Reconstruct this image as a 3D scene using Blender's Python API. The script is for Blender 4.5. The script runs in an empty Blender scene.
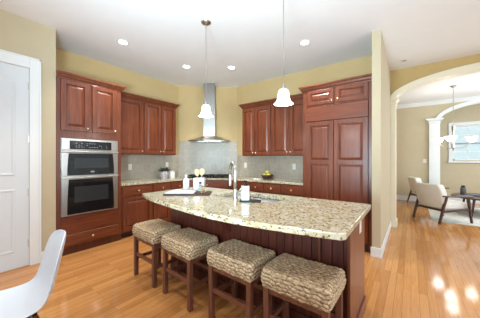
import bpy, bmesh, math, random
from mathutils import Vector, Matrix
random.seed(7)
C = bpy.context.scene.collection
SC = bpy.context.scene
PI = math.pi
R = math.radians

# ------------------------------------------------------------------ camera, world, light, exposure
cam = bpy.data.cameras.new('camera')
cam.sensor_width = 36.0
cam.lens = 227.7 / 480 * 36.0
cam.clip_start = 0.03
co = bpy.data.objects.new('camera', cam)
C.objects.link(co)
co.location = (0, 0, 1.32)
co.rotation_euler = (R(90), 0, R(36.9))
SC.camera = co
SC.view_settings.view_transform = 'Standard'
SC.view_settings.look = 'None'
SC.view_settings.exposure = 0.37
SC.view_settings.gamma = 1.0
SC.view_settings.use_curve_mapping = False

w = bpy.data.worlds.new('world')
SC.world = w
w.use_nodes = True
bg = w.node_tree.nodes['Background']
bg.inputs[0].default_value = (0.84, 0.93, 1.0, 1)
bg.inputs[1].default_value = 0.55


def area(name, loc, target, sx, sy, power, col=(1, 1, 1)):
    l = bpy.data.lights.new(name, 'AREA')
    l.shape = 'RECTANGLE'
    l.size, l.size_y, l.energy, l.color = sx, sy, power, col
    o = bpy.data.objects.new(name, l)
    C.objects.link(o)
    o.location = loc
    o.rotation_euler = (Vector(target) - Vector(loc)).to_track_quat('-Z', 'Y').to_euler()
    return o


# added area lights, standing in for daylight from unseen windows
area('breakfast_fill', (0.6, -2.6, 1.9), (-1.6, 2.2, 1.2), 3.2, 2.0, 18, (0.88, 0.95, 1.0))
area('hall_fill', (3.6, 1.6, 1.7), (-1.0, 3.2, 2.3), 2.2, 2.0, 70, (0.80, 0.92, 1.0))
area('daylight_dining', (3.4, 7.2, 1.9), (0.2, 7.2, 0.9), 2.0, 1.8, 90, (0.84, 0.94, 1.0))
# added spot that brightens the ceiling, standing in for a bounced flash
fl = bpy.data.lights.new('ceiling_fill', 'SPOT')
fl.energy, fl.color, fl.shadow_soft_size, fl.spot_size, fl.spot_blend = 610, (0.64, 0.87, 1.0), 0.35, R(108), 1.0
flo = bpy.data.objects.new('ceiling_fill', fl)
C.objects.link(flo)
flo.location = (-0.5, -0.5, 1.25)
flo.rotation_euler = (Vector((-1.9, 2.7, 3.05)) - flo.location).to_track_quat('-Z', 'Y').to_euler()
# added fill spots out of view behind and beside the camera, no fixtures
for n_, (x_, y_) in enumerate(((-2.4, 0.3), (-0.7, 0.3), (1.3, 1.8), (1.3, 3.6))):
    l_ = bpy.data.lights.new('unseen_fill_spot', 'SPOT')
    l_.energy, l_.color, l_.shadow_soft_size, l_.spot_size, l_.spot_blend = 58, (1.0, 0.96, 0.90), 0.06, R(110), 0.7
    o_ = bpy.data.objects.new('unseen_fill_spot', l_)
    C.objects.link(o_)
    o_.location = (x_, y_, 3.02)
    l_.energy = (62, 34, 22, 30)[n_]
sun = bpy.data.lights.new('sun', 'SUN')
sun.energy, sun.angle, sun.color = 3.5, R(1.5), (1.0, 0.96, 0.9)
sun_o = bpy.data.objects.new('sun', sun)
C.objects.link(sun_o)
sun_o.rotation_euler = (R(32), 0, R(-6))


# ------------------------------------------------------------------ materials
def new_mat(name):
    m = bpy.data.materials.new(name)
    m.use_nodes = True
    nt = m.node_tree
    return m, nt, nt.nodes['Principled BSDF']


def N(nt, typ, **kw):
    n = nt.nodes.new(typ)
    for k, v in kw.items():
        if hasattr(n, k):
            setattr(n, k, v)
        else:
            n.inputs[k].default_value = v
    return n


def ramp(nt, stops, fac):
    n = nt.nodes.new('ShaderNodeValToRGB')
    e = n.color_ramp.elements
    e[0].position, e[0].color = stops[0][0], (*stops[0][1], 1)
    e[1].position, e[1].color = stops[-1][0], (*stops[-1][1], 1)
    for p, c in stops[1:-1]:
        x = e.new(p)
        x.color = (*c, 1)
    nt.links.new(fac, n.inputs[0])
    return n.outputs[0]


def coords(nt, scale=(1, 1, 1), rot=(0, 0, 0), kind='Object'):
    t = nt.nodes.new('ShaderNodeTexCoord')
    mp = nt.nodes.new('ShaderNodeMapping')
    mp.inputs['Scale'].default_value = scale
    mp.inputs['Rotation'].default_value = rot
    nt.links.new(t.outputs[kind], mp.inputs[0])
    return mp.outputs[0]


def mix(nt, a, b, fac, mode='MIX'):
    n = nt.nodes.new('ShaderNodeMix')
    n.data_type = 'RGBA'
    n.blend_type = mode
    for s, v in ((n.inputs[0], fac), (n.inputs[6], a), (n.inputs[7], b)):
        if hasattr(v, 'links'):
            nt.links.new(v, s)
        elif isinstance(v, (int, float)):
            s.default_value = v
        else:
            s.default_value = (*v, 1)
    return n.outputs[2]


def bump(nt, b, h, strength=0.2, dist=0.01):
    n = N(nt, 'ShaderNodeBump', Strength=strength, Distance=dist)
    nt.links.new(h, n.inputs['Height'])
    nt.links.new(n.outputs[0], b.inputs['Normal'])


def plain(name, col, rough=0.5, metal=0.0, var=0.04, scale=6, bmp=0.0, coat=0.0, trans=0.0, ior=1.45):
    m, nt, b = new_mat(name)
    v = coords(nt)
    n = N(nt, 'ShaderNodeTexNoise', Scale=scale, Detail=3.0)
    nt.links.new(v, n.inputs['Vector'])
    lo = tuple(c * (1 - var) for c in col)
    hi = tuple(min(1, c * (1 + var)) for c in col)
    nt.links.new(ramp(nt, [(0.3, lo), (0.7, hi)], n.outputs[0]), b.inputs['Base Color'])
    b.inputs['Roughness'].default_value = rough
    b.inputs['Metallic'].default_value = metal
    b.inputs['Coat Weight'].default_value = coat
    b.inputs['Coat Roughness'].default_value = 0.15
    b.inputs['Transmission Weight'].default_value = trans
    b.inputs['IOR'].default_value = ior
    if bmp:
        n2 = N(nt, 'ShaderNodeTexNoise', Scale=scale * 25, Detail=4.0)
        nt.links.new(v, n2.inputs['Vector'])
        bump(nt, b, n2.outputs[0], bmp, 0.004)
    return m


def glow(name, col, strength, base=(0.9, 0.9, 0.88)):
    m, nt, b = new_mat(name)
    b.inputs['Base Color'].default_value = (*base, 1)
    b.inputs['Roughness'].default_value = 0.3
    b.inputs['Emission Color'].default_value = (*col, 1)
    b.inputs['Emission Strength'].default_value = strength
    return m


def wood(name, dark, mid, light, scale=(14, 14, 1.2), rough=0.36, coat=0.20, rot=(0, 0, 0)):
    m, nt, b = new_mat(name)
    v = coords(nt, scale, rot)
    n = N(nt, 'ShaderNodeTexNoise', Scale=2.2, Detail=6.0, Roughness=0.6, Distortion=0.6)
    nt.links.new(v, n.inputs['Vector'])
    c = ramp(nt, [(0.28, dark), (0.5, mid), (0.75, light)], n.outputs[0])
    v2 = coords(nt, (1, 1, 1))
    n2 = N(nt, 'ShaderNodeTexNoise', Scale=1.7, Detail=2.0)
    nt.links.new(v2, n2.inputs['Vector'])
    c2 = mix(nt, c, ramp(nt, [(0.3, (0.78, 0.76, 0.74)), (0.7, (1, 1, 1))], n2.outputs[0]), 0.8, 'MULTIPLY')
    nt.links.new(c2, b.inputs['Base Color'])
    b.inputs['Roughness'].default_value = rough
    b.inputs['Coat Weight'].default_value = coat
    b.inputs['Coat Roughness'].default_value = 0.18
    return m


def floor_mat():
    m, nt, b = new_mat('oak_strip_floor')
    v = coords(nt, (1, 1, 1), (0, 0, R(90)))
    br = nt.nodes.new('ShaderNodeTexBrick')
    br.inputs['Color1'].default_value = (0.47, 0.205, 0.063, 1)
    br.inputs['Color2'].default_value = (0.62, 0.305, 0.105, 1)
    br.inputs['Mortar'].default_value = (0.25, 0.10, 0.035, 1)
    br.inputs['Scale'].default_value = 1
    br.inputs['Mortar Size'].default_value = 0.0012
    br.inputs['Mortar Smooth'].default_value = 0.3
    br.inputs['Bias'].default_value = 0.0
    br.inputs['Brick Width'].default_value = 0.95
    br.inputs['Row Height'].default_value = 0.064
    br.offset = 0.37
    nt.links.new(v, br.inputs['Vector'])
    v2 = coords(nt, (26, 1.6, 1))
    n = N(nt, 'ShaderNodeTexNoise', Scale=2.5, Detail=5.0, Distortion=0.8)
    nt.links.new(v2, n.inputs['Vector'])
    g = ramp(nt, [(0.25, (0.78, 0.72, 0.66)), (0.7, (1.08, 1.05, 1.0))], n.outputs[0])
    c = mix(nt, br.outputs['Color'], g, 0.75, 'MULTIPLY')
    nt.links.new(c, b.inputs['Base Color'])
    n3 = N(nt, 'ShaderNodeTexNoise', Scale=5.0, Detail=2.0)
    nt.links.new(coords(nt, (3, 0.6, 1)), n3.inputs['Vector'])
    rr = nt.nodes.new('ShaderNodeMapRange')
    rr.inputs[3].default_value = 0.07
    rr.inputs[4].default_value = 0.14
    nt.links.new(n3.outputs[0], rr.inputs[0])
    nt.links.new(rr.outputs[0], b.inputs['Roughness'])
    b.inputs['Specular IOR Level'].default_value = 0.5
    bump(nt, b, n3.outputs[0], 0.04, 0.01)
    return m


def granite_mat():
    m, nt, b = new_mat('cream_granite')
    v = coords(nt)
    n = N(nt, 'ShaderNodeTexNoise', Scale=15.0, Detail=6.0, Roughness=0.72, Distortion=0.6)
    nt.links.new(v, n.inputs['Vector'])
    base = ramp(nt, [(0.30, (0.27, 0.19, 0.09)), (0.41, (0.48, 0.40, 0.23)), (0.54, (0.57, 0.52, 0.38)), (0.68, (0.66, 0.645, 0.56))], n.outputs[0])
    vo = N(nt, 'ShaderNodeTexVoronoi', Scale=55.0)
    nt.links.new(v, vo.inputs['Vector'])
    sp = ramp(nt, [(0.12, (0.10, 0.07, 0.05)), (0.30, (1, 1, 1))], vo.outputs['Distance'])
    n2 = N(nt, 'ShaderNodeTexNoise', Scale=20.0, Detail=3.0)
    nt.links.new(v, n2.inputs['Vector'])
    msk = ramp(nt, [(0.44, (0, 0, 0)), (0.56, (1, 1, 1))], n2.outputs[0])
    dark = mix(nt, base, mix(nt, base, sp, 1.0, 'MULTIPLY'), msk)
    n3 = N(nt, 'ShaderNodeTexNoise', Scale=48.0, Detail=2.0)
    nt.links.new(v, n3.inputs['Vector'])
    fl = ramp(nt, [(0.36, (0.10, 0.08, 0.06)), (0.44, (1, 1, 1))], n3.outputs[0])
    c = mix(nt, dark, fl, 0.85, 'MULTIPLY')
    nt.links.new(c, b.inputs['Base Color'])
    b.inputs['Roughness'].default_value = 0.12
    b.inputs['Coat Weight'].default_value = 0.2
    return m


def tile_mat():
    m, nt, b = new_mat('travertine_tile')
    t = nt.nodes.new('ShaderNodeTexCoord')
    sx = nt.nodes.new('ShaderNodeSeparateXYZ')
    nt.links.new(t.outputs['Object'], sx.inputs[0])
    cb = nt.nodes.new('ShaderNodeCombineXYZ')
    nt.links.new(sx.outputs[0], cb.inputs[0])
    nt.links.new(sx.outputs[2], cb.inputs[1])
    br = nt.nodes.new('ShaderNodeTexBrick')
    br.offset = 0.0
    br.inputs['Color1'].default_value = (0.43, 0.375, 0.295, 1)
    br.inputs['Color2'].default_value = (0.48, 0.425, 0.345, 1)
    br.inputs['Mortar'].default_value = (0.53, 0.48, 0.40, 1)
    br.inputs['Scale'].default_value = 1
    br.inputs['Mortar Size'].default_value = 0.0025
    br.inputs['Brick Width'].default_value = 0.152
    br.inputs['Row Height'].default_value = 0.152
    nt.links.new(cb.outputs[0], br.inputs['Vector'])
    n = N(nt, 'ShaderNodeTexNoise', Scale=14.0, Detail=4.0)
    nt.links.new(t.outputs['Object'], n.inputs['Vector'])
    c = mix(nt, br.outputs['Color'], ramp(nt, [(0.3, (0.84, 0.83, 0.8)), (0.7, (1.05, 1.05, 1.05))], n.outputs[0]), 0.8, 'MULTIPLY')
    nt.links.new(c, b.inputs['Base Color'])
    b.inputs['Roughness'].default_value = 0.35
    return m


def weave_mat():
    m, nt, b = new_mat('seagrass_weave')
    v = coords(nt, (1, 2.2, 2.2))
    n = N(nt, 'ShaderNodeTexNoise', Scale=42.0, Detail=4.0, Roughness=0.7)
    nt.links.new(v, n.inputs['Vector'])
    c = ramp(nt, [(0.32, (0.13, 0.08, 0.045)), (0.45, (0.42, 0.29, 0.165)), (0.6, (0.66, 0.50, 0.315)), (0.74, (0.85, 0.72, 0.53))], n.outputs[0])
    at = nt.nodes.new('ShaderNodeAttribute')
    at.attribute_name = 'groove'
    c2 = mix(nt, c, (0.06, 0.036, 0.022), at.outputs['Fac'])
    nt.links.new(c2, b.inputs['Base Color'])
    b.inputs['Roughness'].default_value = 0.75
    bump(nt, b, n.outputs[0], 0.5, 0.004)
    return m


M = {}
M['wall'] = plain('khaki_wall_paint', (0.62, 0.45, 0.215), 0.7, var=0.02, bmp=0.04)
M['wall_cream'] = plain('cream_wall_paint', (0.53, 0.448, 0.302), 0.7, var=0.02, bmp=0.04)
M['arch_wall'] = plain('ochre_wall_paint', (0.50, 0.35, 0.145), 0.7, var=0.02)
M['ceiling'] = plain('ceiling_paint', (0.84, 0.85, 0.86), 0.8, var=0.01, bmp=0.05)
M['trim'] = plain('white_trim_paint', (0.76, 0.78, 0.78), 0.35, var=0.01)
M['cream_trim'] = plain('cream_trim_paint', (0.78, 0.72, 0.56), 0.4, var=0.01)
M['door'] = plain('white_door_paint', (0.66, 0.70, 0.73), 0.4, var=0.01)
M['floor'] = floor_mat()
M['granite'] = granite_mat()
M['tile'] = tile_mat()
M['cherry'] = wood('cherry_cabinet_wood', (0.110, 0.024, 0.010), (0.175, 0.043, 0.016), (0.245, 0.066, 0.025))
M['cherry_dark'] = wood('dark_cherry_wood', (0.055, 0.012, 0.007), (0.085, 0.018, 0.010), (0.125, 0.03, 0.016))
M['cherry_h'] = wood('cherry_drawer_wood', (0.110, 0.024, 0.010), (0.175, 0.043, 0.016), (0.245, 0.066, 0.025), scale=(1.2, 14, 14))
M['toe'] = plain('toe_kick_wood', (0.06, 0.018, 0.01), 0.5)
M['stool_wood'] = wood('stool_wood', (0.11, 0.038, 0.022), (0.165, 0.06, 0.036), (0.22, 0.09, 0.056), rough=0.4, coat=0.2)
M['walnut'] = wood('walnut_wood', (0.035, 0.012, 0.007), (0.07, 0.022, 0.012), (0.10, 0.036, 0.02), rough=0.35)
M['steel'] = plain('brushed_steel', (0.40, 0.39, 0.37), 0.30, 1.0, var=0.05, scale=30)
M['steel_light'] = plain('bright_steel', (0.50, 0.49, 0.465), 0.30, 0.95, var=0.03, scale=20)
M['sink_steel'] = plain('sink_steel', (0.27, 0.27, 0.265), 0.38, 1.0)
M['nickel'] = plain('satin_nickel', (0.48, 0.46, 0.42), 0.28, 1.0)
M['brass_knob'] = plain('pale_brass', (0.80, 0.66, 0.42), 0.28, 1.0)
M['black_glass'] = plain('black_oven_glass', (0.008, 0.008, 0.009), 0.06, coat=0.5)
M['oven_window'] = plain('oven_window_glass', (0.032, 0.034, 0.035), 0.08, coat=0.5)
M['black'] = plain('black_enamel', (0.012, 0.012, 0.013), 0.35)
M['iron'] = plain('cast_iron', (0.025, 0.025, 0.025), 0.55)
for k_ in ('iron', 'black'):
    M[k_].node_tree.nodes['Principled BSDF'].inputs['Specular IOR Level'].default_value = 0.12
M['grey_mark'] = plain('panel_legend_grey', (0.30, 0.31, 0.32), 0.5)
M['white_plastic'] = plain('white_plastic', (0.66, 0.71, 0.78), 0.28, var=0.01)
M['outlet'] = plain('outlet_plastic', (0.78, 0.76, 0.70), 0.35, var=0.01)
M['ceramic'] = plain('white_ceramic', (0.58, 0.61, 0.65), 0.22, var=0.02, coat=0.3)
M['page'] = plain('book_pages', (0.50, 0.52, 0.55), 0.7, var=0.05, scale=40)
M['book_cover'] = plain('dark_book_cover', (0.015, 0.016, 0.022), 0.45)
M['board'] = wood('serving_board_wood', (0.03, 0.015, 0.012), (0.055, 0.026, 0.02), (0.08, 0.04, 0.03), scale=(3, 20, 20), rough=0.6, coat=0.0)
M['board'].node_tree.nodes['Principled BSDF'].inputs['Specular IOR Level'].default_value = 0.15
M['spoon'] = wood('pale_beech_wood', (0.55, 0.40, 0.20), (0.66, 0.50, 0.28), (0.74, 0.60, 0.37), rough=0.55, coat=0.0)
M['lemon'] = plain('lemon_skin', (0.66, 0.58, 0.09), 0.45, bmp=0.15, scale=12)
M['bowl'] = plain('dark_plum_bowl', (0.055, 0.020, 0.022), 0.35)
M['leaf'] = plain('plant_leaf', (0.045, 0.075, 0.025), 0.55, var=0.4, scale=30)
M['pot'] = plain('mottled_grey_pot', (0.42, 0.38, 0.40), 0.35, var=0.5, scale=25)
M['glass'] = plain('clear_glass', (0.9, 0.97, 0.94), 0.03, var=0.0, trans=0.95)
M['brass'] = plain('polished_brass', (0.72, 0.55, 0.28), 0.22, 1.0)
M['weave'] = weave_mat()
M['fabric'] = plain('cream_upholstery', (0.74, 0.72, 0.66), 0.85, var=0.04, scale=10, bmp=0.2)
M['rug'] = plain('pale_grey_rug', (0.62, 0.62, 0.58), 0.95, var=0.12, scale=5, bmp=0.6)
M['shade'] = glow('lit_frosted_glass', (1.0, 0.95, 0.86), 1.6)
M['bowl_glow'] = glow('lit_bowl_glass', (1.0, 0.97, 0.92), 11.0)
M['lamp'] = glow('lamp_lens', (1.0, 0.95, 0.86), 6.0)
M['siding'] = plain('pale_siding', (0.62, 0.72, 0.80), 0.7, var=0.04)
M['ext_glass'] = plain('far_window_glass', (0.10, 0.14, 0.19), 0.1)
M['napkin'] = plain('white_linen', (0.8, 0.8, 0.78), 0.8)
M['blue_plate'] = plain('slate_blue_plate', (0.13, 0.17, 0.25), 0.4)
M['flask'] = plain('dark_grey_flask', (0.09, 0.085, 0.085), 0.35)


# ------------------------------------------------------------------ mesh helpers
class MB:
    def __init__(s):
        s.bm = bmesh.new()

    def box(s, x0, x1, y0, y1, z0, z1):
        v = [s.bm.verts.new(p) for p in ((x0, y0, z0), (x1, y0, z0), (x1, y1, z0), (x0, y1, z0), (x0, y0, z1), (x1, y0, z1), (x1, y1, z1), (x0, y1, z1))]
        for f in ((0, 3, 2, 1), (4, 5, 6, 7), (0, 1, 5, 4), (1, 2, 6, 5), (2, 3, 7, 6), (3, 0, 4, 7)):
            s.bm.faces.new([v[i] for i in f])
        return s

    def bar(s, p0, p1, a, b, up=(0, 0, 1), a1=None, b1=None):
        """square bar from p0 to p1, section a (side) x b (other), tapering to a1 x b1"""
        p0, p1 = Vector(p0), Vector(p1)
        d = (p1 - p0).normalized()
        u = Vector(up)
        if abs(d.dot(u)) > 0.95:
            u = Vector((0, 1, 0))
        x = d.cross(u).normalized()
        y = x.cross(d).normalized()
        a1 = a if a1 is None else a1
        b1 = b if b1 is None else b1
        v = []
        for p, aa, bb in ((p0, a, b), (p1, a1, b1)):
            for i, j in ((-1, -1), (1, -1), (1, 1), (-1, 1)):
                v.append(s.bm.verts.new(p + x * (i * aa / 2) + y * (j * bb / 2)))
        for f in ((3, 2, 1, 0), (4, 5, 6, 7), (0, 1, 5, 4), (1, 2, 6, 5), (2, 3, 7, 6), (3, 0, 4, 7)):
            s.bm.faces.new([v[i] for i in f])
        return s

    def tube(s, pts, r, n=10, cap=True, rs=None):
        pts = [Vector(p) for p in pts]
        rings = []
        ref = None
        for i, p in enumerate(pts):
            d = (pts[min(i + 1, len(pts) - 1)] - pts[max(i - 1, 0)]).normalized()
            if ref is None:
                u = Vector((0, 0, 1)) if abs(d.z) < 0.9 else Vector((1, 0, 0))
                ref = d.cross(u).normalized()
            ref = (ref - d * ref.dot(d)).normalized()
            o = d.cross(ref)
            rr = rs[i] if rs else r
            rings.append([s.bm.verts.new(p + (ref * math.cos(2 * PI * k / n) + o * math.sin(2 * PI * k / n)) * rr) for k in range(n)])
        for a, b in zip(rings, rings[1:]):
            for k in range(n):
                s.bm.faces.new((a[k], a[(k + 1) % n], b[(k + 1) % n], b[k]))
        if cap:
            s.bm.faces.new(rings[0][::-1])
            s.bm.faces.new(rings[-1])
        return s

    def lathe(s, prof, n=28, c=(0, 0, 0), sx=1.0, sy=1.0):
        c = Vector(c)
        rings = []
        for r, z in prof:
            if r < 1e-6:
                rings.append([s.bm.verts.new(c + Vector((0, 0, z)))])
            else:
                rings.append([s.bm.verts.new(c + Vector((r * sx * math.cos(2 * PI * k / n), r * sy * math.sin(2 * PI * k / n), z))) for k in range(n)])
        for a, b in zip(rings, rings[1:]):
            for k in range(n):
                k2 = (k + 1) % n
                if len(a) == 1 and len(b) == 1:
                    continue
                if len(a) == 1:
                    s.bm.faces.new((a[0], b[k2], b[k]))
                elif len(b) == 1:
                    s.bm.faces.new((a[k], a[k2], b[0]))
                else:
                    s.bm.faces.new((a[k], a[k2], b[k2], b[k]))
        return s

    def prism(s, poly, z0, z1, holes=()):
        loops = [poly] + list(holes)
        for z in (z0, z1):
            es = []
            for lp in loops:
                vs = [s.bm.verts.new((x, y, z)) for x, y in lp]
                es += [s.bm.edges.new((vs[i], vs[(i + 1) % len(vs)])) for i in range(len(vs))]
                lp_v = vs
                if z == z0:
                    s.__dict__.setdefault('_lo', []).append(vs)
                else:
                    s.__dict__.setdefault('_hi', []).append(vs)
            bmesh.ops.triangle_fill(s.bm, use_beauty=True, use_dissolve=False, edges=es, normal=(0, 0, 1))
        for a, b in zip(s._lo, s._hi):
            for i in range(len(a)):
                j = (i + 1) % len(a)
                s.bm.faces.new((a[i], a[j], b[j], b[i]))
        s._lo, s._hi = [], []
        return s

    def loft(s, rings, closed=True, caps=True):
        vs = [[s.bm.verts.new(p) for p in r] for r in rings]
        n = len(vs[0])
        for a, b in zip(vs, vs[1:]):
            for k in range(n if closed else n - 1):
                s.bm.faces.new((a[k], a[(k + 1) % n], b[(k + 1) % n], b[k]))
        if caps and closed:
            s.bm.faces.new(vs[0][::-1])
            s.bm.faces.new(vs[-1])
        return s

    def field(s, x0, x1, z0, z1, yf):
        """a raised panel set in a frame: yf is the frame's front face (front is -y)"""
        prof = [(0, 0.017), (0.007, 0.017), (0.036, 0.004), (0.038, 0.002)]
        rings = []
        for i, d in prof:
            rings.append([(x0 + i, yf + d, z0 + i), (x1 - i, yf + d, z0 + i), (x1 - i, yf + d, z1 - i), (x0 + i, yf + d, z1 - i)])
        vs = [[s.bm.verts.new(p) for p in r] for r in rings]
        for a, b in zip(vs, vs[1:]):
            for k in range(4):
                s.bm.faces.new((a[k], a[(k + 1) % 4], b[(k + 1) % 4], b[k]))
        s.bm.faces.new(vs[-1])
        return s

    def framed(s, x0, x1, z0, z1, yf=-0.02, t=0.02, st=0.058, mids=()):
        """a cabinet door: stiles, rails and raised fields"""
        s.box(x0, x0 + st, yf, yf + t, z0, z1)
        s.box(x1 - st, x1, yf, yf + t, z0, z1)
        zs = [z0] + list(mids) + [z1]
        s.box(x0 + st, x1 - st, yf, yf + t, z0, z0 + st)
        s.box(x0 + st, x1 - st, yf, yf + t, z1 - st, z1)
        for m in mids:
            s.box(x0 + st, x1 - st, yf, yf + t, m - st / 2, m + st / 2)
        for i in range(len(zs) - 1):
            a = zs[i] + (st if i == 0 else st / 2)
            b = zs[i + 1] - (st if i == len(zs) - 2 else st / 2)
            s.field(x0 + st, x1 - st, a, b, yf)
        return s

    def build(s, name, mat, parent=None, smooth=False, bevel=0.0, seg=2, recalc=True):
        if recalc:
            bmesh.ops.recalc_face_normals(s.bm, faces=s.bm.faces)
        me = bpy.data.meshes.new(name)
        s.bm.to_mesh(me)
        s.bm.free()
        o = bpy.data.objects.new(name, me)
        C.objects.link(o)
        for mm in (mat if isinstance(mat, (list, tuple)) else [mat]):
            me.materials.append(mm)
        if smooth:
            for p in me.polygons:
                p.use_smooth = True
            if smooth == 'auto':
                me.set_sharp_from_angle(angle=R(40))
        if bevel:
            b = o.modifiers.new('edge', 'BEVEL')
            b.width, b.segments, b.limit_method, b.angle_limit = bevel, seg, 'ANGLE', R(40)
        if parent is not None:
            o.parent = parent
        return o


def thing(name, label, cat, loc=(0, 0, 0), rz=0.0, group=None):
    o = bpy.data.objects.new(name, None)
    o.empty_display_size = 0.05
    C.objects.link(o)
    o.location = loc
    o.rotation_euler = (0, 0, rz)
    return tag(o, label, cat, group)


def tag(o, label, cat, group=None):
    o['label'] = label
    o['category'] = cat
    if group:
        o['group'] = group
    return o


def struct(o):
    o['kind'] = 'structure'
    return o


def dup(root, loc, rz, label, parent=None):
    r = root.copy()
    C.objects.link(r)
    if parent is not None:
        r.parent = parent
    if loc is not None:
        r.location = loc
        r.rotation_euler = (0, 0, rz)
    if label:
        r['label'] = label
    for ch in list(root.children):
        dup(ch, None, 0, None, r)
    return r


def box(name, mat, x0, x1, y0, y1, z0, z1, bevel=0.0, parent=None):
    return MB().box(x0, x1, y0, y1, z0, z1).build(name, mat, parent, bevel=bevel)


# ------------------------------------------------------------------ setting
H = 3.05
XW, YN = -4.42, 4.34
struct(box('floor', M['floor'], -5.2, 5.0, -3.2, 12.0, -0.1, 0.0))
struct(box('ceiling', M['ceiling'], -5.2, 5.0, -3.2, 10.2, H, H + 0.1))
struct(box('wall_west', M['wall'], XW - 0.12, XW, 0.8, 3.47, 0, H))
DA, DB = Vector((XW, 3.45, 0)), Vector((-3.34, YN, 0))          # diagonal corner wall
dd = (DB - DA).normalized()
dn = Vector((dd.y, -dd.x, 0))                                     # points into the kitchen
DROT = math.atan2(dd.y, dd.x)
DL = (DB - DA).length
o = MB().box(-0.08, DL + 0.08, 0, 0.12, 0, H).build('wall_corner', M['wall'])
o.location, o.rotation_euler = DA, (0, 0, DROT)
struct(o)
struct(box('wall_north', M['wall'], -3.36, -0.36, YN, YN + 0.12, 0, H))
struct(box('wall_pantry', M['wall_cream'], XW - 0.2, -3.79, -3.2, 0.955, 0, H))
struct(box('wall_stub', M['wall_cream'], -0.425, -0.322, 3.55, 5.36, 0, H))
# backsplash tile
for i, (loc, rz, ln, z1) in enumerate((((XW + 0.008, 1.80, 0), PI / 2, 1.66, 1.42), (tuple(DA + dn * 0.008), DROT, DL, 1.745), ((-3.34, YN - 0.008, 0), 0, 1.90, 1.42))):
    o = MB().box(0, ln, 0, 0.008, 0.90, z1).build('trim_%d' % (i + 1), M['tile'])
    o.location, o.rotation_euler = loc, (0, 0, rz)
    struct(o)


def ell(cx, a, spring, rise, n, x):
    t = max(0.0, 1 - ((x - cx) / a) ** 2)
    return spring + rise * math.sqrt(t)


def arch_wall(name, mat, x0, x1, y0, y1, cx, a, spring, rise, n=40):
    """a wall along x with an elliptical arched opening"""
    mb = MB()
    mb.box(x0, cx - a, y0, y1, 0, H)
    mb.box(cx + a, x1, y0, y1, 0, H)
    xs = [cx - a * math.cos(PI * i / n) for i in range(n + 1)]
    rings = []
    for x in xs:
        z = ell(cx, a, spring, rise, n, x)
        rings.append([(x, y0, z), (x, y1, z), (x, y1, H), (x, y0, H)])
    mb.loft(rings)
    return struct(mb.build(name, mat))


def arch_trim(name, mat, y0, y1, cx, a, spring, rise, wd, n=48, inner=0.0):
    """flat casing that follows the arch"""
    mb = MB()
    rings = []
    for i in range(n + 1):
        t = PI * i / n
        ci, si = -math.cos(t), math.sin(t)
        p = Vector((cx + (a - inner) * ci, 0, spring + (rise - inner) * si))
        q = Vector((cx + (a + wd) * ci, 0, spring + (rise + wd) * si))
        m = p.lerp(q, 0.75)
        yo = y0 - 0.014
        rings.append([(p.x, y0, p.z), (p.x, y1, p.z), (q.x, y1, q.z), (q.x, yo, q.z), (m.x, yo, m.z), (m.x, y0, m.z)])
    mb.loft(rings)
    return struct(mb.build(name, mat))


arch_wall('wall_arch', M['arch_wall'], -0.36, 5.0, 5.36, 5.54, 1.09, 1.33, 2.50, 0.315)
arch_trim('trim_4', M['cream_trim'], 5.335, 5.565, 1.09, 1.33, 2.50, 0.315, 0.088, inner=0.012)


def pilaster(i, mat, x0, x1, y0, y1, zc, flare=0.045, cap=0.14, panel=False, base=True):
    mb = MB()
    mb.box(x0, x1, y0, y1, 0, zc)
    if base:
        mb.box(x0 - 0.012, x1 + 0.018, y0 - 0.018, y1 + 0.012, 0, 0.13)
    rings = []
    for dz, e in ((0, 0.0), (0.015, 0.012), (0.04, 0.012), (0.05, 0.004), (0.075, 0.018), (0.105, 0.9 * flare), (cap - 0.02, flare), (cap, flare)):
        rings.append([(x0 - e, y0 - e, zc - cap + dz), (x1 + e, y0 - e, zc - cap + dz), (x1 + e, y1 + e, zc - cap + dz), (x0 - e, y1 + e, zc - cap + dz)])
    mb.loft(rings)
    if panel:
        mb.box(x0 + 0.05, x1 - 0.05, y0 - 0.008, y0, 0.25, zc - 0.25)
    return struct(mb.build('trim_%d' % i, mat))


pilaster(5, M['cream_trim'], -0.348, -0.235, 5.325, 5.575, 2.51)
pilaster(6, M['cream_trim'], 2.415, 2.535, 5.325, 5.575, 2.51)
# dining room beyond the arch
struct(box('wall_dining_west', M['wall_cream'], -1.72, -1.60, 5.54, 9.1, 0, H))
struct(box('wall_return', M['wall_cream'], -1.72, -0.36, 5.42, 5.54, 0, H))
arch_wall('wall_far', M['wall_cream'], -1.72, 5.0, 9.0, 9.15, 2.02, 1.33, 2.48, 0.44)
arch_trim('trim_7', M['trim'], 8.98, 9.17, 2.02, 1.33, 2.48, 0.44, 0.10, inner=0.012)
pilaster(8, M['trim'], 0.44, 0.69, 8.93, 9.19, 2.53, 0.075, 0.15, True)
pilaster(9, M['trim'], 3.36, 3.61, 8.93, 9.19, 2.53, 0.075, 0.15, True)
# the bay with its window
WX0, WX1, WZ0, WZ1 = 1.04, 3.00, 1.28, 2.34
mb = MB()
mb.box(0.2, WX0, 9.62, 9.74, 0, H)
mb.box(WX1, 4.4, 9.62, 9.74, 0, H)
mb.box(WX0, WX1, 9.62, 9.74, 0, WZ0)
mb.box(WX0, WX1, 9.62, 9.74, WZ1, H)
struct(mb.build('wall_bay', M['wall_cream']))
struct(box('wall_bay_side', M['wall_cream'], 0.2, 0.3, 9.15, 9.62, 0, H))
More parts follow.
